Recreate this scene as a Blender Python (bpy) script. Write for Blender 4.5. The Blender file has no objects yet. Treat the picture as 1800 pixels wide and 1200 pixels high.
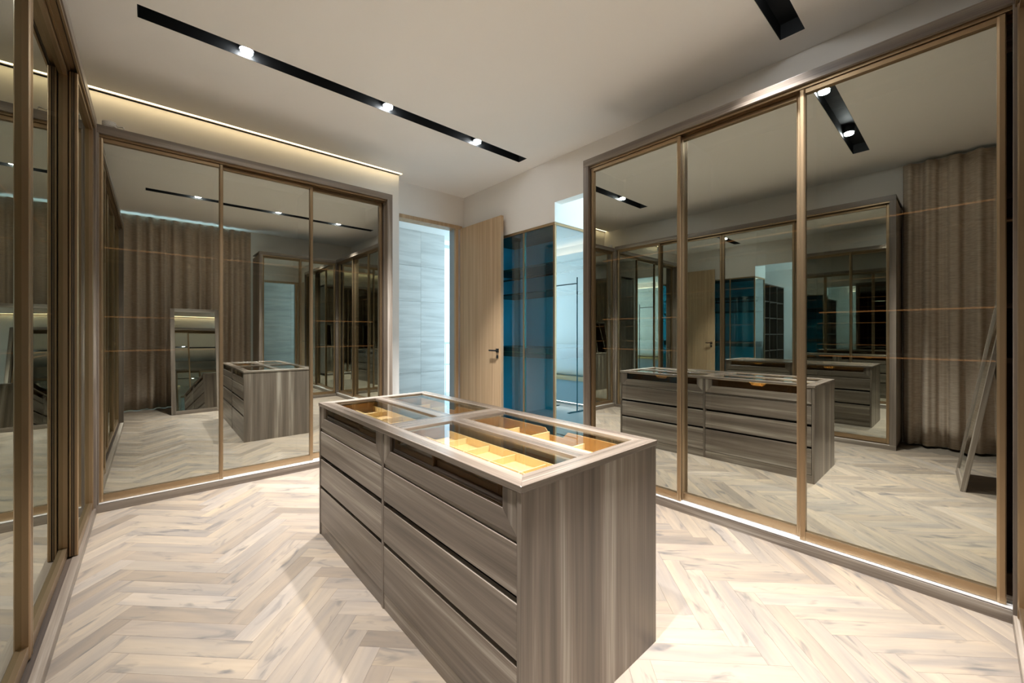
import bpy, bmesh, math, random
from mathutils import Vector, Matrix
random.seed(7)
scn = bpy.context.scene
COL = scn.collection

# ------------------------------------------------------------------ camera
THETA = math.atan2(632.4, 711.7)          # angle between the view and the far wall's normal
CAM_Z = 1.28
cam = bpy.data.cameras.new('camera')
cam.sensor_width = 36.0
cam.lens = 711.7 / 1800 * 36.0
cam.shift_y = -14.0 / 1800
cam.clip_start = 0.02
cam_o = bpy.data.objects.new('camera', cam)
COL.objects.link(cam_o)
cam_o.location = (0, 0, CAM_Z)
cam_o.rotation_euler = (math.pi / 2, 0, -THETA)
scn.camera = cam_o

# ------------------------------------------------------------------ exposure, world
scn.view_settings.view_transform = 'Standard'
scn.view_settings.look = 'None'
scn.view_settings.exposure = 0.94
scn.view_settings.gamma = 1.0
scn.view_settings.use_curve_mapping = False
cy = scn.cycles
cy.max_bounces = 10
cy.glossy_bounces = 5
cy.transparent_max_bounces = 16
cy.diffuse_bounces = 5
cy.sample_clamp_indirect = 10.0
cy.adaptive_threshold = 0.02

world = bpy.data.worlds.new('sky')
scn.world = world
world.use_nodes = True
bg = world.node_tree.nodes['Background']
bg.inputs[0].default_value = (0.54, 0.81, 1.0, 1)
bg.inputs[1].default_value = 1.35

SPOT_W = 410.0
SPOT_COL = (1.0, 0.995, 0.995)
COVE_E = 2.7
DAY = (0.54, 0.84, 1.0)

def area(name, loc, rot, sx, sy, power, col):
    l = bpy.data.lights.new(name, 'AREA')
    l.shape = 'RECTANGLE'; l.size = sx; l.size_y = sy; l.energy = power; l.color = col
    o = bpy.data.objects.new(name, l); COL.objects.link(o)
    o.location = loc; o.rotation_euler = rot
    return o
# daylight entering by seen, inferred and added windows (area lights fill the window openings)
area('daylight_corridor', (4.66, 5.75, 1.6), (0, math.radians(90), 0), 2.6, 1.0, 5, DAY)  # unseen side window, added to light the stone wall evenly
area('daylight_passage', (4.75, 0.32, 1.6), (math.radians(90), 0, 0), 2.2, 2.4, 46, DAY)
area('daylight_behind_curtain', (0.25, -1.04, 1.7), (math.radians(90), 0, 0), 2.1, 2.9, 12, DAY)

# ------------------------------------------------------------------ geometry helpers
WORLD = {}                                 # object -> world origin (all parents unrotated unless noted)

def obj(name, verts, faces, mat, parent=None, smooth=False):
    off = WORLD[parent.name] if parent is not None else Vector((0, 0, 0))
    me = bpy.data.meshes.new(name)
    me.from_pydata([Vector(v) - off for v in verts], [], faces)
    me.validate(); me.update()
    o = bpy.data.objects.new(name, me)
    COL.objects.link(o)
    if mat is not None: me.materials.append(mat)
    if parent is not None: o.parent = parent
    WORLD[o.name] = off
    if smooth:
        for p in me.polygons: p.use_smooth = True
    return o

class MB:
    """collects verts/faces for ONE mesh"""
    def __init__(s): s.v = []; s.f = []
    def box(s, a, b):
        x0, y0, z0 = [min(p, q) for p, q in zip(a, b)]; x1, y1, z1 = [max(p, q) for p, q in zip(a, b)]
        n = len(s.v)
        s.v += [(x0,y0,z0),(x1,y0,z0),(x1,y1,z0),(x0,y1,z0),(x0,y0,z1),(x1,y0,z1),(x1,y1,z1),(x0,y1,z1)]
        s.f += [tuple(n+i for i in q) for q in ((0,3,2,1),(4,5,6,7),(0,1,5,4),(1,2,6,5),(2,3,7,6),(3,0,4,7))]
        return s
    def prism(s, poly, axis, lo, hi):
        """poly: 2d points in the other two axes (order x,y,z without axis), extruded along axis"""
        n = len(s.v); m = len(poly)
        for h in (lo, hi):
            for p in poly:
                q = list(p); q.insert(axis, h); s.v.append(tuple(q))
        s.f.append(tuple(n+i for i in range(m))[::-1]); s.f.append(tuple(n+m+i for i in range(m)))
        for i in range(m):
            j = (i+1) % m; s.f.append((n+i, n+j, n+m+j, n+m+i))
        return s
    def tube(s, pts, r, seg=10, cap=True):
        pts = [Vector(p) for p in pts]; n = len(s.v); k = len(pts)
        for i, p in enumerate(pts):
            t = (pts[min(i+1,k-1)] - pts[max(i-1,0)]).normalized()
            up = Vector((0,0,1)) if abs(t.z) < .9 else Vector((1,0,0))
            a = t.cross(up).normalized(); b = t.cross(a)
            rr = r[i] if isinstance(r, (list, tuple)) else r
            for q in range(seg):
                w = 2*math.pi*q/seg; s.v.append(tuple(p + a*rr*math.cos(w) + b*rr*math.sin(w)))
        for i in range(k-1):
            for q in range(seg):
                r2 = (q+1) % seg
                s.f.append((n+i*seg+q, n+i*seg+r2, n+(i+1)*seg+r2, n+(i+1)*seg+q))
        if cap:
            s.f.append(tuple(n+q for q in range(seg))[::-1]); s.f.append(tuple(n+(k-1)*seg+q for q in range(seg)))
        return s
    def build(s, name, mat, parent=None, bevel=0, smooth=False, seg=2):
        o = obj(name, s.v, s.f, mat, parent, smooth)
        bm = bmesh.new(); bm.from_mesh(o.data)
        bmesh.ops.recalc_face_normals(bm, faces=bm.faces[:])
        if bevel:
            bmesh.ops.bevel(bm, geom=bm.edges[:], offset=bevel, segments=seg, profile=.5, affect='EDGES')
            if seg > 1:
                for f in bm.faces: f.smooth = False
        bm.to_mesh(o.data); bm.free()
        return o

def bx(name, a, b, mat, parent=None, bevel=0, seg=2):
    return MB().box(a, b).build(name, mat, parent, bevel, seg=seg)

def empty(name, loc):
    o = bpy.data.objects.new(name, None); COL.objects.link(o); o.location = loc
    o.empty_display_size = .1
    WORLD[o.name] = Vector(loc)
    return o

def tag(o, label=None, cat=None, group=None, kind=None):
    if label: o['label'] = label
    if cat: o['category'] = cat
    if group: o['group'] = group
    if kind: o['kind'] = kind
    return o

def thing(name, label, cat, loc, group=None):
    return tag(empty(name, loc), label, cat, group)

# ------------------------------------------------------------------ materials
def newmat(name):
    m = bpy.data.materials.new(name); m.use_nodes = True
    nt = m.node_tree; nt.nodes.clear()
    out = nt.nodes.new('ShaderNodeOutputMaterial')
    return m, nt, out
def lk(nt, a, b): nt.links.new(a, b)
def srgb(r, g, b):
    f = lambda c: (c/12.92 if c <= .04045 else ((c+.055)/1.055)**2.4)
    return (f(r/255), f(g/255), f(b/255), 1)

def principled(name, col, rough=.5, metal=0, spec=.5, noise=None, bump=0):
    m, nt, out = newmat(name)
    p = nt.nodes.new('ShaderNodeBsdfPrincipled')
    p.inputs['Base Color'].default_value = col
    p.inputs['Roughness'].default_value = rough
    p.inputs['Metallic'].default_value = metal
    p.inputs['Specular IOR Level'].default_value = spec
    lk(nt, p.outputs[0], out.inputs[0])
    if noise:
        sc, amt = noise
        tc = nt.nodes.new('ShaderNodeTexCoord'); nz = nt.nodes.new('ShaderNodeTexNoise')
        nz.inputs['Scale'].default_value = sc; nz.inputs['Detail'].default_value = 5
        lk(nt, tc.outputs['Object'], nz.inputs['Vector'])
        mx = nt.nodes.new('ShaderNodeMix'); mx.data_type = 'RGBA'
        mx.inputs[6].default_value = tuple(c*(1-amt) for c in col[:3]) + (1,)
        mx.inputs[7].default_value = tuple(min(1, c*(1+amt)) for c in col[:3]) + (1,)
        lk(nt, nz.outputs[0], mx.inputs[0]); lk(nt, mx.outputs[2], p.inputs['Base Color'])
        if bump:
            b = nt.nodes.new('ShaderNodeBump'); b.inputs['Strength'].default_value = bump; b.inputs['Distance'].default_value = .002
            lk(nt, nz.outputs[0], b.inputs['Height']); lk(nt, b.outputs[0], p.inputs['Normal'])
    return m

def wood(name, axis, stops, rough=.33, across=16, along=.5, fine=140, spec=.5, attr=None, bump=.12, distort=.35):
    """streaky veneer, grain along the given local axis; every object gets its own piece of the veneer"""
    m, nt, out = newmat(name)
    N = nt.nodes.new
    p = N('ShaderNodeBsdfPrincipled'); p.inputs['Roughness'].default_value = rough
    p.inputs['Specular IOR Level'].default_value = spec
    tc = N('ShaderNodeTexCoord'); oi = N('ShaderNodeObjectInfo')
    if attr:
        at = N('ShaderNodeAttribute'); at.attribute_name = attr; rnd = at.outputs['Fac']
    else:
        rnd = oi.outputs['Random']
    mul = N('ShaderNodeMath'); mul.operation = 'MULTIPLY'; mul.inputs[1].default_value = 61.7
    lk(nt, rnd, mul.inputs[0])
    add = N('ShaderNodeVectorMath'); add.operation = 'ADD'
    lk(nt, tc.outputs['Object'], add.inputs[0]); lk(nt, mul.outputs[0], add.inputs[1])
    def layer(ac, al, det, dist):
        mp = N('ShaderNodeMapping'); s = [ac]*3; s[axis] = al
        mp.inputs['Scale'].default_value = s
        lk(nt, add.outputs[0], mp.inputs['Vector'])
        nz = N('ShaderNodeTexNoise'); nz.inputs['Scale'].default_value = 1; nz.inputs['Detail'].default_value = det
        nz.inputs['Distortion'].default_value = dist
        lk(nt, mp.outputs[0], nz.inputs['Vector']); return nz
    a = layer(across, along, 4, distort); b = layer(fine, fine*.018, 3, .1)
    mixv = N('ShaderNodeMath'); mixv.operation = 'MULTIPLY_ADD'; mixv.inputs[1].default_value = .30
    lk(nt, b.outputs[0], mixv.inputs[0]); 
    sub = N('ShaderNodeMath'); sub.operation = 'SUBTRACT'; sub.inputs[1].default_value = .15
    lk(nt, a.outputs[0], sub.inputs[0]); lk(nt, sub.outputs[0], mixv.inputs[2])
    cr = N('ShaderNodeValToRGB'); el = cr.color_ramp.elements
    el[0].position, el[0].color = stops[0]; el[1].position, el[1].color = stops[-1]
    for q in stops[1:-1]:
        e = el.new(q[0]); e.color = q[1]
    lk(nt, mixv.outputs[0], cr.inputs[0])
    hsv = N('ShaderNodeHueSaturation')
    mr = N('ShaderNodeMapRange'); mr.inputs['To Min'].default_value = .90; mr.inputs['To Max'].default_value = 1.10
    lk(nt, rnd, mr.inputs['Value']); lk(nt, mr.outputs[0], hsv.inputs['Value'])
    lk(nt, cr.outputs[0], hsv.inputs['Color']); lk(nt, hsv.outputs[0], p.inputs['Base Color'])
    bp = N('ShaderNodeBump'); bp.inputs['Strength'].default_value = bump; bp.inputs['Distance'].default_value = .001
    lk(nt, b.outputs[0], bp.inputs['Height']); lk(nt, bp.outputs[0], p.inputs['Normal'])
    lk(nt, p.outputs[0], out.inputs[0])
    return m

WST = [(.28, srgb(88, 78, 69)), (.45, srgb(114, 102, 91)), (.56, srgb(130, 118, 106)), (.70, srgb(172, 162, 150))]
WOOD = [wood('grey_walnut_%s' % 'xyz'[i], i, WST) for i in range(3)]
TOPW = [wood('lacquered_walnut_%s' % 'xyz'[i], i, WST, rough=.20, spec=.7) for i in range(3)]
DST = [(.3, srgb(46, 36, 29)), (.5, srgb(66, 53, 43)), (.7, srgb(84, 70, 58))]
DARK = [wood('dark_walnut_%s' % 'xyz'[i], i, DST, rough=.5) for i in range(3)]
VST = [(.3, srgb(176, 147, 114)), (.5, srgb(190, 161, 126)), (.7, srgb(203, 175, 140))]
VENEER = wood('door_veneer', 2, VST, rough=.5, across=22, fine=200)

def oak(name, attr):
    """limed oak board: long axis local x; colour varies by board, dark mineral streaks and knots"""
    m, nt, out = newmat(name); N = nt.nodes.new
    p = N('ShaderNodeBsdfPrincipled'); p.inputs['Roughness'].default_value = .46; p.inputs['Specular IOR Level'].default_value = .35
    tc = N('ShaderNodeTexCoord')
    if attr:
        at = N('ShaderNodeAttribute'); at.attribute_name = 'rnd'; rnd = at.outputs['Fac']
        uv = N('ShaderNodeUVMap'); co = uv.outputs[0]
    else:
        oi = N('ShaderNodeObjectInfo'); rnd = oi.outputs['Random']; co = tc.outputs['Object']
    mul = N('ShaderNodeMath'); mul.operation = 'MULTIPLY'; mul.inputs[1].default_value = 83.1
    lk(nt, rnd, mul.inputs[0])
    add = N('ShaderNodeVectorMath'); add.operation = 'ADD'
    lk(nt, co, add.inputs[0]); lk(nt, mul.outputs[0], add.inputs[1])
    def noise(sx, sy, det, dist):
        mp = N('ShaderNodeMapping'); mp.inputs['Scale'].default_value = (sx, sy, sy)
        lk(nt, add.outputs[0], mp.inputs['Vector'])
        nz = N('ShaderNodeTexNoise'); nz.inputs['Scale'].default_value = 1; nz.inputs['Detail'].default_value = det
        nz.inputs['Distortion'].default_value = dist
        lk(nt, mp.outputs[0], nz.inputs['Vector']); return nz
    grain = noise(4, 60, 5, .4); broad = noise(2.2, 14, 3, .6); knot = noise(5, 17, 3, .9)
    # board tone
    cr0 = N('ShaderNodeValToRGB'); e = cr0.color_ramp.elements
    e[0].position = 0; e[0].color = srgb(154, 141, 128); e[1].position = 1; e[1].color = srgb(190, 178, 166)
    for pos, c in ((.3, srgb(180, 166, 152)), (.55, srgb(172, 161, 150)), (.75, srgb(186, 171, 153))):
        q = e.new(pos); q.color = c
    wn = N('ShaderNodeTexWhiteNoise'); wn.noise_dimensions = '1D'; lk(nt, mul.outputs[0], wn.inputs['W'])
    lk(nt, wn.outputs['Value'], cr0.inputs[0])
    # broad grey/golden clouds
    cr1 = N('ShaderNodeValToRGB'); e = cr1.color_ramp.elements
    e[0].position = .3; e[0].color = srgb(214, 213, 214); e[1].position = .7; e[1].color = srgb(255, 246, 232)
    lk(nt, broad.outputs[0], cr1.inputs[0])
    mx = N('ShaderNodeMix'); mx.data_type = 'RGBA'; mx.blend_type = 'MULTIPLY'; mx.inputs[0].default_value = 1
    lk(nt, cr0.outputs[0], mx.inputs[6]); lk(nt, cr1.outputs[0], mx.inputs[7])
    cr2 = N('ShaderNodeValToRGB'); e = cr2.color_ramp.elements
    e[0].position = .3; e[0].color = (.86, .85, .84, 1); e[1].position = .6; e[1].color = (1, 1, 1, 1)
    lk(nt, grain.outputs[0], cr2.inputs[0])
    mx2 = N('ShaderNodeMix'); mx2.data_type = 'RGBA'; mx2.blend_type = 'MULTIPLY'; mx2.inputs[0].default_value = .55
    lk(nt, mx.outputs[2], mx2.inputs[6]); lk(nt, cr2.outputs[0], mx2.inputs[7])
    cr3 = N('ShaderNodeValToRGB'); e = cr3.color_ramp.elements
    e[0].position = .57; e[0].color = (0, 0, 0, 1); e[1].position = .76; e[1].color = (1, 1, 1, 1)
    lk(nt, knot.outputs[0], cr3.inputs[0])
    mx3 = N('ShaderNodeMix'); mx3.data_type = 'RGBA'; mx3.inputs[7].default_value = srgb(112, 106, 102)
    lk(nt, cr3.outputs[0], mx3.inputs[0]); lk(nt, mx2.outputs[2], mx3.inputs[6])
    hs = N('ShaderNodeHueSaturation'); hs.inputs['Value'].default_value = .68; hs.inputs['Saturation'].default_value = .97
    lk(nt, mx3.outputs[2], hs.inputs['Color']); lk(nt, hs.outputs[0], p.inputs['Base Color'])
    bp = N('ShaderNodeBump'); bp.inputs['Strength'].default_value = .10; bp.inputs['Distance'].default_value = .001
    lk(nt, grain.outputs[0], bp.inputs['Height']); lk(nt, bp.outputs[0], p.inputs['Normal'])
    lk(nt, p.outputs[0], out.inputs[0])
    return m
OAK = oak('limed_oak_board', False)
OAK_S = oak('limed_oak_boards', True)

def glass(name, refl, tint, fres, gcol=(1, 1, 1, 1), rough=0.0):
    """sheet glass: reflection strength refl (+ fresnel), the rest passes straight through, tinted"""
    m, nt, out = newmat(name); N = nt.nodes.new
    g = N('ShaderNodeBsdfGlossy'); g.inputs['Color'].default_value = gcol; g.inputs['Roughness'].default_value = rough
    t = N('ShaderNodeBsdfTransparent'); t.inputs[0].default_value = tint
    fr = N('ShaderNodeFresnel'); fr.inputs['IOR'].default_value = fres
    ge = N('ShaderNodeNewGeometry'); io = N('ShaderNodeMix'); io.data_type = 'FLOAT'
    io.inputs[2].default_value = fres; io.inputs[3].default_value = 1/fres
    lk(nt, ge.outputs['Backfacing'], io.inputs[0]); lk(nt, io.outputs[0], fr.inputs['IOR'])
    mr = N('ShaderNodeMapRange'); mr.inputs['To Min'].default_value = refl; mr.inputs['To Max'].default_value = 1.0
    lk(nt, fr.outputs[0], mr.inputs['Value'])
    mx = N('ShaderNodeMixShader'); lk(nt, mr.outputs[0], mx.inputs[0])
    lk(nt, t.outputs[0], mx.inputs[1]); lk(nt, g.outputs[0], mx.inputs[2])
    t2 = N('ShaderNodeBsdfTransparent'); m2_ = N('ShaderNodeMixShader')      # the sheet acts once, where light enters it
    lk(nt, ge.outputs['Backfacing'], m2_.inputs[0]); lk(nt, mx.outputs[0], m2_.inputs[1]); lk(nt, t2.outputs[0], m2_.inputs[2])
    lk(nt, m2_.outputs[0], out.inputs[0])
    return m
MIRROR = glass('smoked_mirror_glass', .77, (.46, .35, .24, 1), 1.3, (.72, .75, .695, 1))
PLAIN_MIRROR = glass('silver_mirror', .95, (.02, .02, .02, 1), 1.3, (.88, .9, .88, 1))
CLEAR = glass('clear_glass', .09, (.88, .92, .91, 1), 1.5, (.95, 1, 1, 1))
BRONZE_GLASS = glass('bronze_tinted_glass', .06, (.34, .25, .16, 1), 1.45)
DAYTINT_GLASS = glass('daylight_tinted_reflective_glass', .34, (.34, .74, .92, 1), 1.5, (.9, .95, .97, 1))  # blue daylight is put into the tint; the glass itself is grey
CAB_GLASS = glass('daylight_tinted_cabinet_glass', .08, (.14, .72, .95, 1), 1.5, (.9, .95, .97, 1))  # grey glass tinted teal to carry the daylight inside the cabinet

def emit(name, col, s):
    m, nt, out = newmat(name); e = nt.nodes.new('ShaderNodeEmission')
    e.inputs[0].default_value = col + (1,); e.inputs[1].default_value = s
    lk(nt, e.outputs[0], out.inputs[0]); return m
LED = emit('warm_led', (1, .80, .46), COVE_E)
LED_IN = emit('interior_led', (1, .58, .25), .5)
LED_PASS = emit('passage_led', (1, .93, .80), 6)
LENS = emit('lamp_lens', (.92, .97, 1), 70)

PAINT = principled('wall_paint', (.84, .80, .75, 1), .75, noise=(3, .02))
CEIL = principled('ceiling_paint', (.93, .905, .87, 1), .7, noise=(2, .015))
BRONZE = principled('brushed_bronze', (.36, .255, .152, 1), .34, .9)
ALU = principled('satin_aluminium', (.90, .88, .86, 1), .34, .55)
BLACK = principled('black_paint', (.005, .0055, .006, 1), .6)
GAPBLACK = principled('black_shadow_profile', (.006, .006, .006, 1), .7)
TAN = principled('tan_leather', srgb(214, 172, 112), .6, noise=(60, .06), bump=.1)
TAN_EDGE = principled('tan_leather_edge', srgb(236, 208, 150), .55)
LINER = principled('bronze_leather_liner', srgb(170, 130, 80), .5, noise=(70, .08))
SUBFLOOR = principled('subfloor', (.16, .13, .10, 1), .9)
STEEL = principled('satin_steel', (.6, .6, .6, 1), .3, 1)
RAIL = principled('white_railing', (.75, .8, .82, 1), .5)
CUSHION = principled('white_upholstery', (.85, .84, .82, 1), .85, noise=(90, .03), bump=.2)
CABIN = principled('grey_cabinet_lining', (.80, .82, .82, 1), .5)
GREYLAC_DAYLIT = principled('grey_lacquer_and_daylit_reveal', (.36, .40, .43, 1), .35)  # bench lacquer; also stands for blue daylight on the door reveal
HONEY = principled('honey_wood', srgb(205, 165, 105), .5, noise=(20, .08))
CABLE = principled('white_cable', (.78, .75, .70, 1), .5)
TILE = principled('pale_passage_floor', (.55, .53, .50, 1), .25, noise=(2, .05))

def stone():
    m, nt, out = newmat('travertine'); N = nt.nodes.new
    p = N('ShaderNodeBsdfPrincipled'); p.inputs['Roughness'].default_value = .55
    tc = N('ShaderNodeTexCoord'); oi = N('ShaderNodeObjectInfo')
    mul = N('ShaderNodeMath'); mul.operation = 'MULTIPLY'; mul.inputs[1].default_value = 31
    lk(nt, oi.outputs['Random'], mul.inputs[0])
    add = N('ShaderNodeVectorMath'); lk(nt, tc.outputs['Object'], add.inputs[0]); lk(nt, mul.outputs[0], add.inputs[1])
    mp = N('ShaderNodeMapping'); mp.inputs['Scale'].default_value = (1.2, 1.2, 14); lk(nt, add.outputs[0], mp.inputs[0])
    nz = N('ShaderNodeTexNoise'); nz.inputs['Scale'].default_value = 1; nz.inputs['Detail'].default_value = 6; nz.inputs['Distortion'].default_value = .5
    lk(nt, mp.outputs[0], nz.inputs['Vector'])
    cr = N('ShaderNodeValToRGB'); e = cr.color_ramp.elements
    e[0].position = .3; e[0].color = (.56, .55, .53, 1); e[1].position = .6; e[1].color = (.74, .73, .71, 1)
    lk(nt, nz.outputs[0], cr.inputs[0]); lk(nt, cr.outputs[0], p.inputs['Base Color'])
    lk(nt, p.outputs[0], out.inputs[0]); return m
STONE = stone()

def fabric():
    m, nt, out = newmat('curtain_linen'); N = nt.nodes.new
    p = N('ShaderNodeBsdfPrincipled'); p.inputs['Roughness'].default_value = .9; p.inputs['Specular IOR Level'].default_value = .15
    tc = N('ShaderNodeTexCoord')
    mp = N('ShaderNodeMapping'); mp.inputs['Scale'].default_value = (14, 14, 160); lk(nt, tc.outputs['Object'], mp.inputs[0])
    nz = N('ShaderNodeTexNoise'); nz.inputs['Scale'].default_value = 1; nz.inputs['Detail'].default_value = 4
    lk(nt, mp.outputs[0], nz.inputs['Vector'])
    cr = N('ShaderNodeValToRGB'); e = cr.color_ramp.elements
    e[0].position = .3; e[0].color = srgb(176, 158, 140); e[1].position = .7; e[1].color = srgb(208, 192, 174)
    lk(nt, nz.outputs[0], cr.inputs[0]); lk(nt, cr.outputs[0], p.inputs['Base Color'])
    b = N('ShaderNodeBump'); b.inputs['Strength'].default_value = .3; b.inputs['Distance'].default_value = .002
    lk(nt, nz.outputs[0], b.inputs['Height']); lk(nt, b.outputs[0], p.inputs['Normal'])
    lk(nt, p.outputs[0], out.inputs[0]); return m
LINEN = fabric()

# ------------------------------------------------------------------ room shell
CZ = 3.277                                 # ceiling height
XR, YB, XL, YN = 2.832, 4.112, -.295, -.131   # wardrobe front planes
WX = 3.44                                  # right wall
STRIPS = ((.779, .071), (3.4125, .069))    # recessed light channels: y, half width
SX0, SX1 = -.07, 3.20

def st(o): return tag(o, kind='structure')

# floor: subfloor slab with individual herringbone boards as children
floor = st(bx('floor', (-1.0, -1.1, -.06), (3.5, 5.0, -.0125), SUBFLOOR))
PW, PL = .09, .54
ph = Vector((-1, 1, 0)).normalized(); qh = Vector((1, 1, 0)).normalized()
anchor = Vector((-.131, 2.420, 0)) - ph * PL        # a board corner measured in the photograph
boards = []
for i in range(-90, 90):
    for j in range(-12, 12):
        base = anchor + (ph + qh) * (PW * i) + (ph - qh) * (PL * j)
        boards.append((base + ph*PL/2 + qh*PW/2, math.atan2(ph.y, ph.x)))
        boards.append((base + ph*PW/2 + qh*(PW + PL/2), math.atan2(qh.y, qh.x)))
boards = [b for b in boards if -.60 < b[0].x < 3.42 and -1.02 < b[0].y < 4.93]
def hidden(c):
    return (.95 < c.x < 1.45 and 1.02 < c.y < 2.6) or c.x > 3.1 and (c.y < 2.0) or c.x < -.52 and c.y > .7 or (c.y > 4.4 and c.x < 1.8) or (c.x > 1.6 and c.y < -.35)
vis = [b for b in boards if not hidden(b[0])]
def size_key(b):
    c = b[0]; d = c.x*math.sin(THETA) + c.y*math.cos(THETA)
    u = 900 + 711.7*(c.x*math.cos(THETA) - c.y*math.sin(THETA))/d if d > .05 else 1e9
    inframe = d > .9 and -60 < u < 1860
    return (0 if inframe else 1, math.hypot(c.x, c.y))
vis.sort(key=size_key)
def board_mesh():
    g = .0002; b = .0005; x, y = PL/2 - g, PW/2 - g
    v = []
    for z, k in ((-.012, 0), (-b, 0), (0, b)):
        v += [(-x+k, -y+k, z), (x-k, -y+k, z), (x-k, y-k, z), (-x+k, y-k, z)]
    f = [(8, 9, 10, 11)]
    for l in (0, 4):
        for q in range(4):
            r = (q+1) % 4; f.append((l+q, l+r, l+4+r, l+4+q))
    me = bpy.data.meshes.new('plank'); me.from_pydata(v, [], f); me.update(); me.materials.append(OAK); return me, v, f
pm, pv, pf = board_mesh()
for c, a in vis[:300]:
    o = bpy.data.objects.new('plank', pm); COL.objects.link(o); o.parent = floor
    o.location = c; o.rotation_euler = (0, 0, a + (math.pi if random.random() < .5 else 0))
V, Fc, UVs, R = [], [], [], []
for c, a in vis[300:] + [b for b in boards if hidden(b[0])]:
    n = len(V); M = Matrix.Translation(c) @ Matrix.Rotation(a, 4, 'Z'); rr = random.random()
    V += [M @ Vector(p) for p in pv]; Fc += [tuple(n+i for i in q) for q in pf]
    UVs += [(p[0], p[1]) for p in pv]; R += [rr]*len(pv)
rest = obj('plank_field', V, Fc, OAK_S, floor); rest['kind'] = 'stuff'
at = rest.data.attributes.new('rnd', 'FLOAT', 'POINT'); at.data.foreach_set('value', R)
ul = rest.data.uv_layers.new(name='UVMap')
for lp in rest.data.loops: ul.data[lp.index].uv = UVs[lp.vertex_index]

# ceiling with slots for the light channels and the cove
def grid_slab(name, xs, ys, z0, z1, holes, mat):
    mb = MB()
    for x0, x1 in zip(xs, xs[1:]):
        for y0, y1 in zip(ys, ys[1:]):
            cx, cyy = (x0+x1)/2, (y0+y1)/2
            if any(h[0] < cx < h[1] and h[2] < cyy < h[3] for h in holes): continue
            mb.box((x0, y0, z0), (x1, y1, z1))
    return mb.build(name, mat)
COVE_Y0, COVE_Y1, COVE_X1 = 4.695, 4.78, 2.345
holes = [(SX0, SX1, y-h, y+h) for y, h in STRIPS] + [(-.93, COVE_X1, COVE_Y0, COVE_Y1)]
xs = sorted({-1.1, -.93, SX0, SX1, COVE_X1, 3.6})
ys = sorted({-1.2, 5.1, COVE_Y0, COVE_Y1} | {y+s*h for y, h in STRIPS for s in (-1, 1)})
st(grid_slab('ceiling', xs, ys, CZ, CZ+.16, holes, CEIL))
st(bx('ceiling_roof', (-1.1, -1.2, CZ+.16), (3.6, 5.1, CZ+.2), CEIL))

# walls
st(bx('wall_left', (-1.1, -1.2, -.06), (-.93, 5.1, CZ+.16), PAINT))
wf = MB()
wf.box((-1.1, 4.78, -.06), (2.335, 5.1, CZ+.16))                   # pier behind the far wardrobe
wf.box((2.335, 4.94, 2.85), (3.6, 5.1, CZ+.16))                    # over the door
wf.box((3.33, 4.94, -.06), (3.6, 5.1, 2.85))                       # right of the door
st(wf.build('wall_far', PAINT))
wr = MB()
wr.box((WX, -1.2, -.06), (3.56, 2.27, CZ+.16))                     # behind the right wardrobe
wr.box((WX, 2.27, 2.78), (3.56, 3.136, CZ+.16))                    # over the passage
wr.box((WX, 3.136, 2.56), (4.12, 4.94, CZ+.16))                    # bulkhead over the glass cabinet
wr.box((WX, 4.56, -.06), (4.12, 4.94, 2.56))
st(wr.build('wall_right', PAINT))
wb = MB()                                                          # back wall with the curtained window
wb.box((-1.1, -1.2, -.06), (-.85, -1.0, CZ+.16)); wb.box((1.35, -1.2, -.06), (3.6, -1.0, CZ+.16))
wb.box((-.85, -1.2, -.06), (1.35, -1.0, .1)); wb.box((-.85, -1.2, 3.22), (1.35, -1.0, CZ+.16))
st(wb.build('wall_back', PAINT))
w3 = st(bx('window_3', (-.85, -1.125, .1), (1.35, -1.115, 3.22), CLEAR))
wf3 = MB()
for x in (-.85, .23, 1.31): wf3.box((x, -1.15, .1), (x+.04, -1.09, 3.22))
for z in (.1, 3.18): wf3.box((-.85, -1.149, z), (1.35, -1.091, z+.04))
wf3.build('window_frame', BRONZE, w3)

# corridor beyond the open door
st(bx('floor_corridor', (1.2, 5.0, -.06), (4.7, 7.4, -.001), TILE))
st(bx('ceiling_corridor', (1.2, 5.1, 3.05), (4.8, 6.6, 3.15), CEIL))
st(bx('wall_corridor_left', (1.2, 5.1, -.06), (1.3, 6.6, 3.05), PAINT))
sw = st(bx('wall_corridor_far', (1.3, 6.325, -.06), (3.965, 6.5, 3.05), SUBFLOOR))
zz = 0.0; row = 0
while zz < 3.04:
    x = 3.965
    ww = [.48, .95, .95, .95] if row % 2 == 0 else [.48, .95, .95, .95]
    for wd in ww:
        x0 = max(1.3, x - wd)
        if x - x0 > .05:
            bx('stone_slab', (x0+.0015, 6.30, zz+.0015), (x-.0015, 6.325, min(zz+.61, 3.05)-.0015), STONE, sw, .001, 1)
        x = x0
    zz += .61; row += 1
st(MB().box((4.72, 5.1, -.06), (4.8, 5.2, 3.05)).box((4.72, 6.3, -.06), (4.8, 6.6, 3.05)).box((4.72, 5.2, 2.95), (4.8, 6.3, 3.05)).build('wall_corridor_right', PAINT))
w1 = st(bx('window_1', (3.965, 6.395, .04), (4.72, 6.405, 3.05), CLEAR))
wm = MB()
wm.box((3.965, 6.37, .0), (4.72, 6.43, .04)); wm.box((3.965, 6.37, 2.86), (4.72, 6.43, 2.91))
wm.build('window_frame', RAIL, w1)
rl = thing('balcony_railing', 'white metal balcony railing outside the bright corridor window', 'railing', (3.9, 7.25, 0))
bx('handrail', (3.0, 7.23, 1.06), (5.6, 7.28, 1.10), RAIL, rl)
bx('bottom_rail', (3.0, 7.24, .62), (5.6, 7.27, .65), RAIL, rl)
for i in range(20):
    bx('baluster', (3.02+.13*i, 7.246, .0), (3.035+.13*i, 7.262, 1.06), RAIL, rl)
st(bx('floor_balcony', (2.4, 7.4, -.06), (6.0, 7.6, -.002), TILE))
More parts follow.
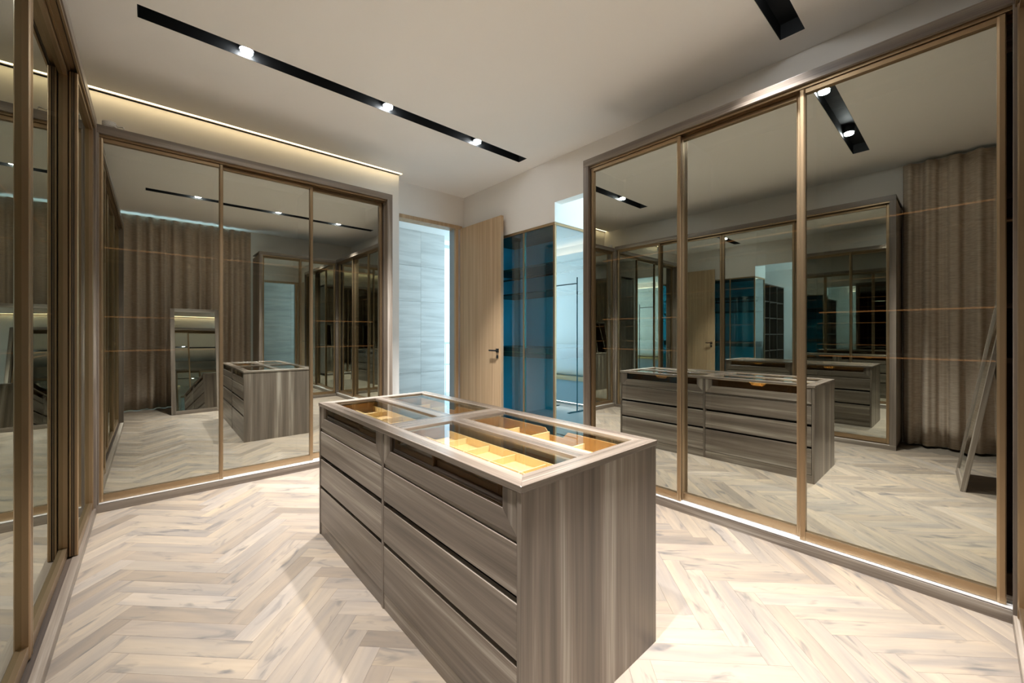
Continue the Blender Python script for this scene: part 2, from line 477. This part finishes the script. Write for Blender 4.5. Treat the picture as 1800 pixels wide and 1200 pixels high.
st(bx('floor_balcony_edge', (4.7, 6.5, -.06), (6.0, 7.4, -.003), TILE))

# passage room right of the glass cabinet (seen only as a reflection in the cabinet's side)
st(bx('floor_passage', (3.5, .1, -.06), (6.3, 3.3, -.001), TILE))
st(bx('ceiling_passage', (3.56, .1, 2.98), (6.3, 5.0, 3.08), CEIL))
st(bx('wall_passage_right', (6.1, .1, -.06), (6.3, 5.0, 2.98), PAINT))
st(bx('wall_passage_far', (4.12, 4.8, -.06), (6.1, 5.0, 2.98), PAINT))
wp = MB(); wp.box((3.56, .1, -.06), (3.65, .3, 2.98)); wp.box((5.85, .1, -.06), (6.1, .3, 2.98)); wp.box((3.65, .1, 2.75), (5.85, .3, 2.98)); wp.box((3.65, .1, -.06), (5.85, .3, .45))
st(wp.build('wall_passage_near', PAINT))
w2 = st(bx('window_2', (3.65, .18, .45), (5.85, .19, 2.75), CLEAR))
m2 = MB()
for x in (3.65, 4.72, 5.81): m2.box((x, .16, .45), (x+.04, .21, 2.75))
m2.build('window_frame', BLACK, w2)

# door 1: frame and the open leaf
d1 = st(empty('door_1', (2.85, 4.94, 0)))
c = MB(); c.box((2.335, 4.925, 2.80), (3.40, 5.1, 2.85)); c.build('door_frame_head', VENEER, d1, .002)
c = MB(); c.box((3.285, 4.925, 0), (3.332, 4.965, 2.80)); c.build('door_frame_jamb', VENEER, d1, .002)
c = MB(); c.box((3.292, 4.9655, 0), (3.332, 5.1, 2.80)); c.build('daylight_toned_reveal', GREYLAC_DAYLIT, d1, .002)  # veneer reveal, its blue daylight put into a grey colour
c = MB(); c.box((2.30, 4.945, 0), (2.37, 5.1, 2.80)); c.build('door_frame_jamb', VENEER, d1)
leaf = bx('door_leaf', (3.335, 3.965, .008), (3.378, 4.885, 2.795), VENEER, d1, .002)
hd = MB()
hd.tube([(3.334, 4.035, 1.06), (3.29, 4.035, 1.06)], .010, 10); hd.tube([(3.29, 4.030, 1.06), (3.29, 4.155, 1.06)], .010, 10)
hd.box((3.326, 4.01, 1.035), (3.335, 4.06, 1.085)); hd.box((3.328, 4.018, .96), (3.335, 4.052, 1.0))
hd.build('door_handle', BLACK, leaf)

# cove LED above the far wardrobe
lc = thing('cove_light', 'long warm LED strip in the ceiling slot above the far wardrobe', 'strip light', (.7, 4.72, CZ))
bx('led_strip', (-.92, 4.700, CZ+.004), (COVE_X1-.004, 4.738, CZ+.012), LED, lc)
bx('slot_profile', (-.92, COVE_Y0+.0005, CZ+.012), (COVE_X1-.004, COVE_Y1-.001, CZ+.02), PAINT, lc)

# ------------------------------------------------------------------ recessed light channels
LAMP_X = (.505, 1.57, 2.56)
def lamp(parent, x, y):
    mb = MB()
    mb.tube([(x, y, CZ+.03), (x, y, CZ+.095)], .046, 20)
    h = mb.build('spotlight', BLACK, parent)
    n = 20
    ring = [(x+(.038)*math.cos(2*math.pi*i/n), y+.038*math.sin(2*math.pi*i/n)) for i in range(n)]
    MB().prism(ring, 2, CZ+.012, CZ+.0305).build('lamp_lens', LENS, h)
    s = bpy.data.lights.new('spot', 'SPOT'); s.energy = SPOT_W; s.color = SPOT_COL
    s.spot_size = math.radians(71); s.spot_blend = 1.0; s.shadow_soft_size = .04
    so = bpy.data.objects.new('spot', s); COL.objects.link(so); so.parent = h
    so.location = Vector((x, y, CZ-.002)) - WORLD[parent.name]
for (y, h), lab in zip(STRIPS, ('black recessed ceiling light channel nearest the camera, over the near end of the island',
                                'black recessed ceiling light channel with three spots in front of the far wardrobe')):
    t = thing('light_channel', lab, 'ceiling light', (1.565, y, CZ), 'recessed ceiling light channels')
    c = MB(); e = .0006
    x0, x1, y0, y1 = SX0+e, SX1-e, y-h+e, y+h-e
    c.box((x0, y0, CZ+.10), (x1, y1, CZ+.11))
    for yy in (y0, y1-.003): c.box((x0, yy, CZ+.0005), (x1, yy+.003, CZ+.10))
    for xx in (x0, x1-.003): c.box((xx, y0+.003, CZ+.0005), (xx+.003, y1-.003, CZ+.10))
    c.build('channel', BLACK, t)
    for x in LAMP_X: lamp(t, x, y+.018)

# ------------------------------------------------------------------ sliding-door wardrobes
def wardrobe(label, org, wd, dd, W, H, D, doors, tracks, end0, end1, shelves, zplinth=.058, ledge=0):
    """org: front corner on the floor; wd/dd: unit vectors along the front and into the depth.
    doors: (w0, w1, track)"""
    org, wd, dd = Vector(org), Vector(wd), Vector(dd)
    t = thing('sliding_wardrobe', label, 'wardrobe', org + wd*(W/2))
    ax = 0 if abs(wd.x) > .5 else 1
    P = lambda w, d, z: tuple(org + wd*w + dd*d + Vector((0, 0, z)))
    def b(name, w0, d0, z0, w1, d1, z1, mat, par=t, bev=0):
        return bx(name, P(w0, d0, z0), P(w1, d1, z1), mat, par, bev)
    b('plinth', 0, 0, 0, W, max(.018, ledge), zplinth+(.002 if ledge else 0), WOOD[ax], bev=.0015)
    b('base_panel', 0, max(.018, ledge), .02, W, D, zplinth-.002, DARK[ax])
    m = MB(); m.box(P(0, max(.0015, ledge+.0005), zplinth-.001-(.008 if ledge else 0)), P(W, .15, zplinth+(.004 if not ledge else -.004)))
    for tr in tracks[1 if ledge else 0:]: m.box(P(0, tr+.012, zplinth+(.004 if not ledge else -.004)), P(W, tr+.018, zplinth+(.010 if not ledge else .003)))
    if not ledge: m.box(P(0, .0015, zplinth), P(W, .006, zplinth+.007))
    m.build('bottom_track', BRONZE if ledge else ALU, t)
    b('header', 0, 0, H-.060, W, .020, H, WOOD[ax], bev=.0015)
    b('top_panel', 0, .020, H-.018, W, D, H-.001, WOOD[ax])
    m = MB(); m.box(P(0, .022, H-.062), P(W, .16, H-.05))
    for tr in list(tracks) + [tracks[-1]+.04]: m.box(P(0, tr-.006, H-.078), P(W, tr+.002, H-.062))
    m.build('top_track', BRONZE, t)
    if end0: b('side_panel', 0, .0005, .0, end0, D, H-.0605, WOOD[2], bev=.0015)
    if end1: b('side_panel', W-end1, .0005, .0, W, D, H-.0605, WOOD[2], bev=.0015)
    b('back_panel', end0+.001, D-.016, zplinth, W-end1-.001, D-.002, H-.02, DARK[2])
    # inside
    nb = max(2, round(W/.75)); x0, x1 = end0+.002, W-end1-.002
    for i in range(1, nb):
        x = x0 + (x1-x0)*i/nb
        b('partition', x-.009, .19, zplinth+.004, x+.009, D-.018, H-.065, DARK[2])
    for i in range(nb):
        a0 = x0 + (x1-x0)*i/nb + (.010 if i else .001); a1 = x0 + (x1-x0)*(i+1)/nb - (.010 if i < nb-1 else .001)
        for k, z in enumerate(shelves[i % len(shelves)]):
            s = b('shelf', a0, .20, z, a1, D-.019, z+.022, DARK[ax])
            b('led_profile', a0+.01, .199, z+.003, a1-(.01 if i < nb-1 else .075), .2005, z+.010, LED_IN, s)
        z = shelves[i % len(shelves)][0]
        mb = MB(); mb.tube([P(a0, .38, z-.07), P(a1, .38, z-.07)], .013, 8)
        mb.build('clothes_rod', BRONZE, t)
    # doors
    for w0, w1, tr in doors:
        d0 = tracks[tr]; d1 = d0+.034; z0, z1 = zplinth+.008, H-.080; sw, rb, rt = .028, .050, .026
        dz = b('door', w0+sw+.0005, d0+.004, z0, w1-sw-.0005, d1-.004, z0+rb, BRONZE, bev=.001)
        dz.name = 'door'
        for ws, sg in ((w0, 1), (w1, -1)):
            prof = [(0, .004), (.004, 0), (.020, 0), (sw, .004), (sw, .030), (.024, .034), (0, .034), (0, .026), (.006, .026), (.006, .022),
                    (.001, .022), (.001, .019), (.006, .019), (.006, .014), (0, .014)]
            pl = [P(ws+sg*pw, d0+pd, 0)[:2] for pw, pd in prof]
            MB().prism(pl, 2, z0-.002, z1).build('door_stile', BRONZE, dz)
            b('brush_seal', ws+sg*.003, d0+.0145, z0, ws+sg*.0058, d0+.0185, z1-.001, BLACK, dz)
            b('brush_seal', ws+sg*.003, d0+.0225, z0, ws+sg*.0058, d0+.0255, z1-.001, BLACK, dz)
        b('top_rail', w0+sw+.0005, d0+.004, z1-rt, w1-sw-.0005, d1-.004, z1, BRONZE, dz, .001)
        b('mirror_pane', w0+sw-.004, d0+.021, z0+rb-.004, w1-sw+.004, d0+.025, z1-rt+.004, MIRROR, dz)
    return t

TR = (.030, .068, .106)
TL = (.012, .048, .084)
SH = [[1.92, 1.40, 1.14], [1.92]]
wardrobe('mirrored sliding wardrobe under the glowing cove light on the far wall',
         (-.297, YB, 0), (1, 0, 0), (0, 1, 0), 2.231, 2.772, .62,
         [(.004, .742, 0), (.700, 1.454, 1), (1.415, 2.165, 2)], TR, .012, .055, SH)
wardrobe('mirrored sliding wardrobe along the right wall reflecting the island side-on',
         (XR, 2.246, 0), (0, -1, 0), (1, 0, 0), 2.425, 2.796, .60,
         [(.058, .863, 0), (.835, 1.590, 1), (1.585, 2.362, 0)], TR, .055, .012, SH)
wardrobe('mirrored sliding wardrobe on the left, seen edge-on with its door stiles overlapping',
         (XL, .517, 0), (0, 1, 0), (-1, 0, 0), 3.593, 2.800, .62,
         [(.058, .96, 1), (.962, 1.852, 1), (1.856, 2.79, 1), (2.758, 3.548, 0)], TL, .055, .035, SH, zplinth=.048, ledge=.034)
wardrobe('narrow mirrored wardrobe at the right edge, next to the curtain',
         (1.45, YN, 0), (1, 0, 0), (0, -1, 0), 1.375, 2.780, .62,
         [(.058, .70, 1), (.68, 1.358, 0)], TL, .055, .012, SH, zplinth=.048, ledge=.034)

# coil of cable left on top of the far wardrobe
m = MB(); pts = []
for i in range(60):
    a = i*.42; pts.append((-.235+.035*math.cos(a), 4.165+.035*math.sin(a), 2.785+.0006*i))
pts += [(-.19, 4.16, 2.80), (-.165, 4.15, 2.803), (-.158, 4.135, 2.797), (-.156, 4.118, 2.779)]
m.tube(pts, .004, 6)
tag(m.build('cable_coil', CABLE, None, smooth=True), 'small coil of thin white cable lying on top of the far wardrobe', 'cable')

# ------------------------------------------------------------------ island
IX0, IX1, IY0, IY1, IZ = .800, 1.570, .860, 2.768, .837
IYC = (IY0+IY1)/2
isl = thing('dressing_island', 'grey-brown wooden dressing island with glass-topped jewellery drawers', 'island', ((IX0+IX1)/2, IYC, 0))
bx('end_panel', (IX0+.002, IY0+.002, 0), (IX1-.002, IY0+.022, .8145), WOOD[2], isl, .001)
bx('end_panel', (IX0+.002, IY1-.022, 0), (IX1-.002, IY1-.002, .8145), WOOD[2], isl, .001)
bx('divider_panel', (IX0+.002, IYC-.009, 0), (IX1-.002, IYC+.009, .8145), WOOD[2], isl, .001)
bx('spine_panel', ((IX0+IX1)/2-.008, IY0+.023, 0), ((IX0+IX1)/2+.008, IYC-.010, .8145), WOOD[2], isl)
bx('spine_panel', ((IX0+IX1)/2-.008, IYC+.010, 0), ((IX0+IX1)/2+.008, IY1-.023, .8145), WOOD[2], isl)
ROWS = [(.504, .657), (.313, .481), (.075, .294)]
PX = ((.872, 1.142), (1.226, 1.500))       # glass panes of the top, x
PY = ((.931, 1.745), (1.881, 2.694))       # and y
# mitred top frame
def rail(poly, mat, name='top_rail'):
    return MB().prism(poly, 2, .8155, IZ).build(name, mat, isl, .0012, seg=1)
ox0, ox1, oy0, oy1 = IX0-.002, IX1+.002, IY0-.002, IY1+.002
jx0, jx1, jy0, jy1 = PX[0][0], PX[1][1], PY[0][0], PY[1][1]
rail([(ox0, oy0), (ox1, oy0), (jx1, jy0), (jx0, jy0)], TOPW[0])
rail([(ox0, oy1), (jx0, jy1), (jx1, jy1), (ox1, oy1)], TOPW[0])
rail([(ox0, oy0), (jx0, jy0), (jx0, jy1), (ox0, oy1)], TOPW[1])
rail([(ox1, oy0), (ox1, oy1), (jx1, jy1), (jx1, jy0)], TOPW[1])
for y0, y1 in ((PY[0][1], IYC-.0006), (IYC+.0006, PY[1][0])):
    rail([(jx0+.0006, y0), (jx1-.0006, y0), (jx1-.0006, y1), (jx0+.0006, y1)], TOPW[0], 'cross_rail')
for q in PY:
    rail([(PX[0][1], q[0]+.0006), (PX[1][0], q[0]+.0006), (PX[1][0], q[1]-.0006), (PX[0][1], q[1]-.0006)], TOPW[1], 'cross_rail')
for qx in PX:
    for qy in PY:
        bx('top_pane', (qx[0]-.004, qy[0]-.004, .8235), (qx[1]+.004, qy[1]+.004, .8295), CLEAR, isl)

def drawers(side):
    """one long face of the island: side -1 faces -x, +1 faces +x"""
    fx = IX0+.004 if side < 0 else IX1-.004
    ins = -side                              # direction into the body
    X = lambda d: fx + ins*d
    mid = (IX0+IX1)/2
    for col, (y0, y1) in enumerate(((IY0+.0235, IYC-.0105), (IYC+.0105, IY1-.0235))):
        # plinth and black finger-pull profiles
        bx('plinth', (X(.002), y0, 0), (X(.02), y1, .072), WOOD[1], isl, .001)
        for z0, z1 in ((ROWS[1][1]-.03, ROWS[0][0]+.03), (ROWS[2][1]-.03, ROWS[1][0]+.03)):
            bx('finger_pull', (X(.034), y0, z0), (X(.040), y1, z1), GAPBLACK, isl)
        bx('rail', (X(.006), y0, .659), (X(.03), y1, .6745), WOOD[1], isl, .001)
        for z0, z1 in ROWS:
            pr = [(X(0), z0), (X(0), z1-.002), (X(.004), z1), (X(.020), z1), (X(.020), z0)]
            MB().prism([(p[0], p[1]) for p in pr], 1, y0+.001, y1-.001).build('drawer_front', WOOD[1], isl, .0008, seg=1)
        # glazed jewellery drawer: U-shaped mitred frame, pane, liner with notch, tray
        zt, zb, zg, sw = .812, .677, .745, .066
        ym = (y0+y1)/2
        def pris(poly, name, mat, d0, d1, par, bev=.0008):
            return MB().prism([(p[0], p[1]) for p in poly], 0, X(d0), X(d1)).build(name, mat, par, bev, seg=1)
        dr = pris([(y0+.001, zb), (y1-.001, zb), (y1-sw, zg), (y0+sw, zg)], 'glazed_drawer', WOOD[1], 0, .022, isl)
        pris([(y0+.001, zb+.0008), (y0+sw, zg+.0008), (y0+sw, zt), (y0+.001, zt)], 'frame_stile', WOOD[2], 0, .022, dr)
        pris([(y1-.001, zb+.0008), (y1-.001, zt), (y1-sw, zt), (y1-sw, zg+.0008)], 'frame_stile', WOOD[2], 0, .022, dr)
        bx('drawer_pane', (X(.010), y0+sw-.004, zg-.004), (X(.014), y1-sw+.004, zt), BRONZE_GLASS, dr)
        nt_, nb_ = .075, .045
        pris([(y0+.015, .690), (y1-.015, .690), (y1-.015, .806), (ym+nt_, .806), (ym+nb_, .776), (ym-nb_, .776), (ym-nt_, .806), (y0+.015, .806)],
             'liner_front', LINER, .078, .084, dr, 0)
        ti0, ti1 = .056, .372
        zf = .748
        bx('tray_floor', (X(.0845), y0+.015, zf-.006), (X(ti1), y1-.015, zf), TAN, dr)
        for yy in (y0+.015, y1-.021): bx('tray_wall', (X(.0845), yy, zf), (X(ti1), yy+.006, .806), LINER, dr)
        bx('tray_wall', (X(ti1-.006), y0+.0215, zf), (X(ti1), y1-.0215, .808), WOOD[1], dr)
        zd = .776
        def div(xa, ya, xb, yb, h=zd, mat=TAN_EDGE): bx('tray_divider', (X(xa), ya, zf), (X(xb), yb, h), mat, dr)
        L = (y1-.022) - (y0+.022)
        div(ti1-.040, y0+.022, ti1-.034, y1-.022, .782)
        ti1 -= .034
        if side < 0:
            n = 5 if col == 0 else 4
            div(.196, y0+.022, .200, y1-.022)
            for i in range(1, n):
                yy = y0+.022 + L*i/n
                div(.0850, yy-.002, .1955, yy+.002); div(.2005, yy-.002, ti1-.0065, yy+.002)
        else:
            for f, h in ((.30, .776), (.55, .792), (.80, .776)):
                yy = y0+.022 + L*f; div(.0850, yy-.003, ti1-.0065, yy+.003, h)
            div(.21, y0+.022, .215, y0+.022+L*.295)
drawers(-1); drawers(1)

# ------------------------------------------------------------------ glass cabinet in the right wall
gc = thing('glass_cabinet', 'glass-fronted corner cabinet with bronze frame beside the open door', 'cabinet', (3.78, 3.8, 0))
CX1, CY0, CY1, CZ1 = 4.10, 3.136, 4.555, 2.558
posts = (3.150, 3.658, 4.18)
for y in posts:
    bx('post', (WX+.002, y-.014, .03), (WX+.030, y+.014, CZ1-.032), BRONZE, gc, .002)
bx('top_frame', (WX+.001, CY0+.001, CZ1-.03), (WX+.032, CY1, CZ1), BRONZE, gc, .002)
bx('side_top_frame', (WX+.033, CY0+.001, CZ1-.03), (CX1, CY0+.03, CZ1), BRONZE, gc, .002)
bx('base', (WX+.002, CY0+.002, .0), (CX1, CY1, .028), DARK[1], gc)
bx('roof_panel', (WX+.033, CY0+.031, CZ1-.018), (CX1, CY1, CZ1-.002), DARK[1], gc)
bx('back_panel', (CX1-.02, CY0+.036, .03), (CX1-.002, CY1-.001, CZ1-.02), CABIN, gc)
bx('side_panel', (WX+.04, CY1-.022, .03), (CX1-.022, CY1-.002, CZ1-.02), CABIN, gc)
for (y0, y1) in ((posts[0]+.015, posts[1]-.015), (posts[1]+.015, posts[2]-.015), (posts[2]+.015, CY1-.002)):
    bx('front_pane', (WX+.012, y0, .04), (WX+.016, y1, CZ1-.034), CAB_GLASS, gc)
bx('side_pane', (WX+.033, CY0+.012, .03), (CX1-.001, CY0+.018, CZ1-.031), DAYTINT_GLASS, gc)
bx('side_post', (CX1-.03, CY0+.001, .03), (CX1, CY0+.035, CZ1-.031), BRONZE, gc)
for k, (y0, y1) in enumerate(((3.19, 3.655), (3.657, 4.53))):
    s = bx('shelf', (WX+.08, y0, 2.10), (CX1-.022, y1, 2.125), DARK[1], gc)
    MB().tube([(3.78, y0, 2.03), (3.78, y1, 2.03)], .013, 8).build('clothes_rod', BLACK, gc)
    MB().box((3.775, (y0+y1)/2-.006, 2.03), (3.785, (y0+y1)/2+.006, 2.10)).build('rod_bracket', BLACK, gc)
    bx('shelf', (WX+.08, y0, 1.78), (CX1-.022, y1, 1.80), DARK[1], gc)
    d = bx('drawer_unit', (WX+.07, y0, .98), (CX1-.022, y1, 1.10), DARK[1], gc)
    bx('drawer_line', (WX+.066, y0+.02, 1.035), (WX+.0695, y1-.02, 1.045), BRONZE, d)

# passage furniture reflected in the cabinet's side pane
bn = thing('bench', 'low grey bench with honey wood seat reflected in the cabinet side glass', 'bench', (5.7, 1.5, 0))
bx('bench_body', (5.50, .45, .07), (6.05, 2.7, .46), GREYLAC_DAYLIT, bn, .003)
bx('bench_seat', (5.46, .43, .46), (6.08, 2.72, .52), HONEY, bn, .004)
bx('under_led', (5.52, .5, .055), (5.54, 2.65, .069), LED_PASS, bn)
bx('bench_foot', (5.58, .5, 0), (6.05, .6, .069), GREYLAC_DAYLIT, bn); bx('bench_foot', (5.58, 2.55, 0), (6.05, 2.65, .069), GREYLAC_DAYLIT, bn)
m = MB()
prof = []
for i in range(24):
    a = 2*math.pi*i/24; prof.append((5.80+.24*math.copysign(abs(math.cos(a))**.6, math.cos(a)), .80+.28*math.copysign(abs(math.sin(a))**.6, math.sin(a))))
m.prism(prof, 1, .6, 2.5)
tag(m.build('bolster_cushion', CUSHION, None, .03, smooth=True), 'big rounded white cushion on the bench reflected in the cabinet glass', 'cushion')
fr = thing('clothes_rail', 'thin dark metal clothes rail reflected in the cabinet side glass', 'clothes rail', (5.2, 1.6, 0))
MB().tube([(5.2, 1.45, 0), (5.2, 1.45, 2.2)], .010, 8).build('upright', BLACK, fr)
MB().tube([(5.2, 2.05, 0), (5.2, 2.05, 2.2)], .010, 8).build('upright', BLACK, fr)
MB().tube([(5.2, 1.46, 2.1), (5.2, 2.04, 2.1)], .009, 8).build('crossbar', BLACK, fr)
bx('foot', (4.98, 1.43, 0), (5.42, 1.47, .012), BLACK, fr); bx('foot', (4.98, 2.03, 0), (5.42, 2.07, .012), BLACK, fr)
cl = thing('cove_light', 'bright cove light on the passage wall reflected in the cabinet side', 'strip light', (6.0, 1.5, 2.75))
bx('led_strip', (6.02, .5, 2.80), (6.04, 2.9, 2.815), LED_PASS, cl)
bx('pelmet', (5.96, .5, 2.70), (6.0, 2.9, 2.80), PAINT, cl); bx('pelmet_floor', (5.96, .5, 2.68), (6.099, 2.9, 2.70), PAINT, cl)

tc_ = thing('shelving_unit', 'tall dark wooden open shelving deep in the passage beyond the cabinet', 'shelving', (5.0, 3.45, 0))
for x in (4.14, 4.72, 5.30, 5.86): bx('upright', (x, 3.22, 0), (x+.025, 3.70, 2.46), DARK[2], tc_)
for x in (4.1655, 4.7455, 5.3255):
    for z in (.05, .45, .85, 1.25, 1.65, 2.05): bx('shelf', (x, 3.23, z), (x+.554, 3.679, z+.022), DARK[0], tc_)
    MB().tube([(x, 3.42, 1.58), (x+.554, 3.42, 1.58)], .012, 8).build('clothes_rod', BRONZE, tc_)
bx('top_panel', (4.14, 3.22, 2.4605), (5.885, 3.70, 2.485), DARK[0], tc_); bx('back_panel', (4.14, 3.68, 0), (5.885, 3.70, 2.46), DARK[2], tc_)
# ------------------------------------------------------------------ curtains
def curtain(label, p0, p1, nrm, z0, z1, folds, amp, seed):
    rng = random.Random(seed)
    p0, p1, nrm = Vector(p0), Vector(p1), Vector(nrm)
    L = (p1-p0).length; n = folds*14; nz = 14
    phs = [rng.uniform(-.5, .5) for _ in range(folds+2)]
    V, F_ = [], []
    for k in range(nz+1):
        z = z0 + (z1-z0)*k/nz; fz = k/nz
        for i in range(n+1):
            s = i/n; f = s*folds; j = int(f)
            ph_ = phs[j]*(1-(f-j)) + phs[j+1]*(f-j)
            a = amp*(.75 + .35*math.sin(3.1*ph_*5+seed))*(1.15-.3*fz)
            w = math.sin(2*math.pi*f + ph_*1.6*(1.2-fz))
            w = math.copysign(abs(w)**.75, w)
            p = p0 + (p1-p0)*s + nrm*(a*w) + Vector((0, 0, z))
            V.append(tuple(p))
    for k in range(nz):
        for i in range(n):
            a = k*(n+1)+i; F_.append((a, a+1, a+n+2, a+n+1))
    o = obj('curtain', V, F_, LINEN, None, True)
    md = o.modifiers.new('thickness', 'SOLIDIFY'); md.thickness = .003
    return tag(o, label, 'curtain', 'floor-length beige curtains')
curtain('wide beige linen curtain across the window, mirrored in the far wardrobe', (-.90, -.84, 0), (1.43, -.84, 0), (0, 1, 0), .015, 3.235, 14, .066, 3)
curtain('beige linen curtain on the side wall, mirrored at the far right', (-.80, .50, 0), (-.80, -.74, 0), (1, 0, 0), .015, 3.235, 7, .062, 8)

# ------------------------------------------------------------------ leaning floor mirror
fm = thing('floor_mirror', 'wood-framed standing floor mirror leaning back in front of the curtain', 'mirror', (.225, .075, .004))
FW, FH, FT = .64, 1.70, .032
o0 = WORLD[fm.name]
def fb(name, a, b, mat, bev=0):
    return bx(name, Vector(a)+o0, Vector(b)+o0, mat, fm, bev)
fb('frame_stile', (0, -FT, 0), (.055, 0, FH), WOOD[2], .002); fb('frame_stile', (FW-.055, -FT, 0), (FW, 0, FH), WOOD[2], .002)
fb('frame_rail', (.0555, -FT, 0), (FW-.0555, 0, .055), WOOD[0], .002); fb('frame_rail', (.0555, -FT, FH-.055), (FW-.0555, 0, FH), WOOD[0], .002)
fb('mirror_pane', (.05, -.016, .05), (FW-.05, -.010, FH-.05), PLAIN_MIRROR)
fb('back_board', (.045, -.028, .045), (FW-.045, -.018, FH-.045), DARK[2])
m = MB()
for xx in (.10, FW-.14):
    m.prism([(-FT, 1.10), (-FT-.03, 1.10), (-.40, .065), (-.37, .062)], 0, o0.x+xx, o0.x+xx+.04)
m.v = [(v[0], v[1]+o0.y, v[2]+o0.z) for v in m.v]
m.build('easel_strut', WOOD[2], fm)
fm.rotation_euler = (math.radians(8.7), 0, math.radians(-3))
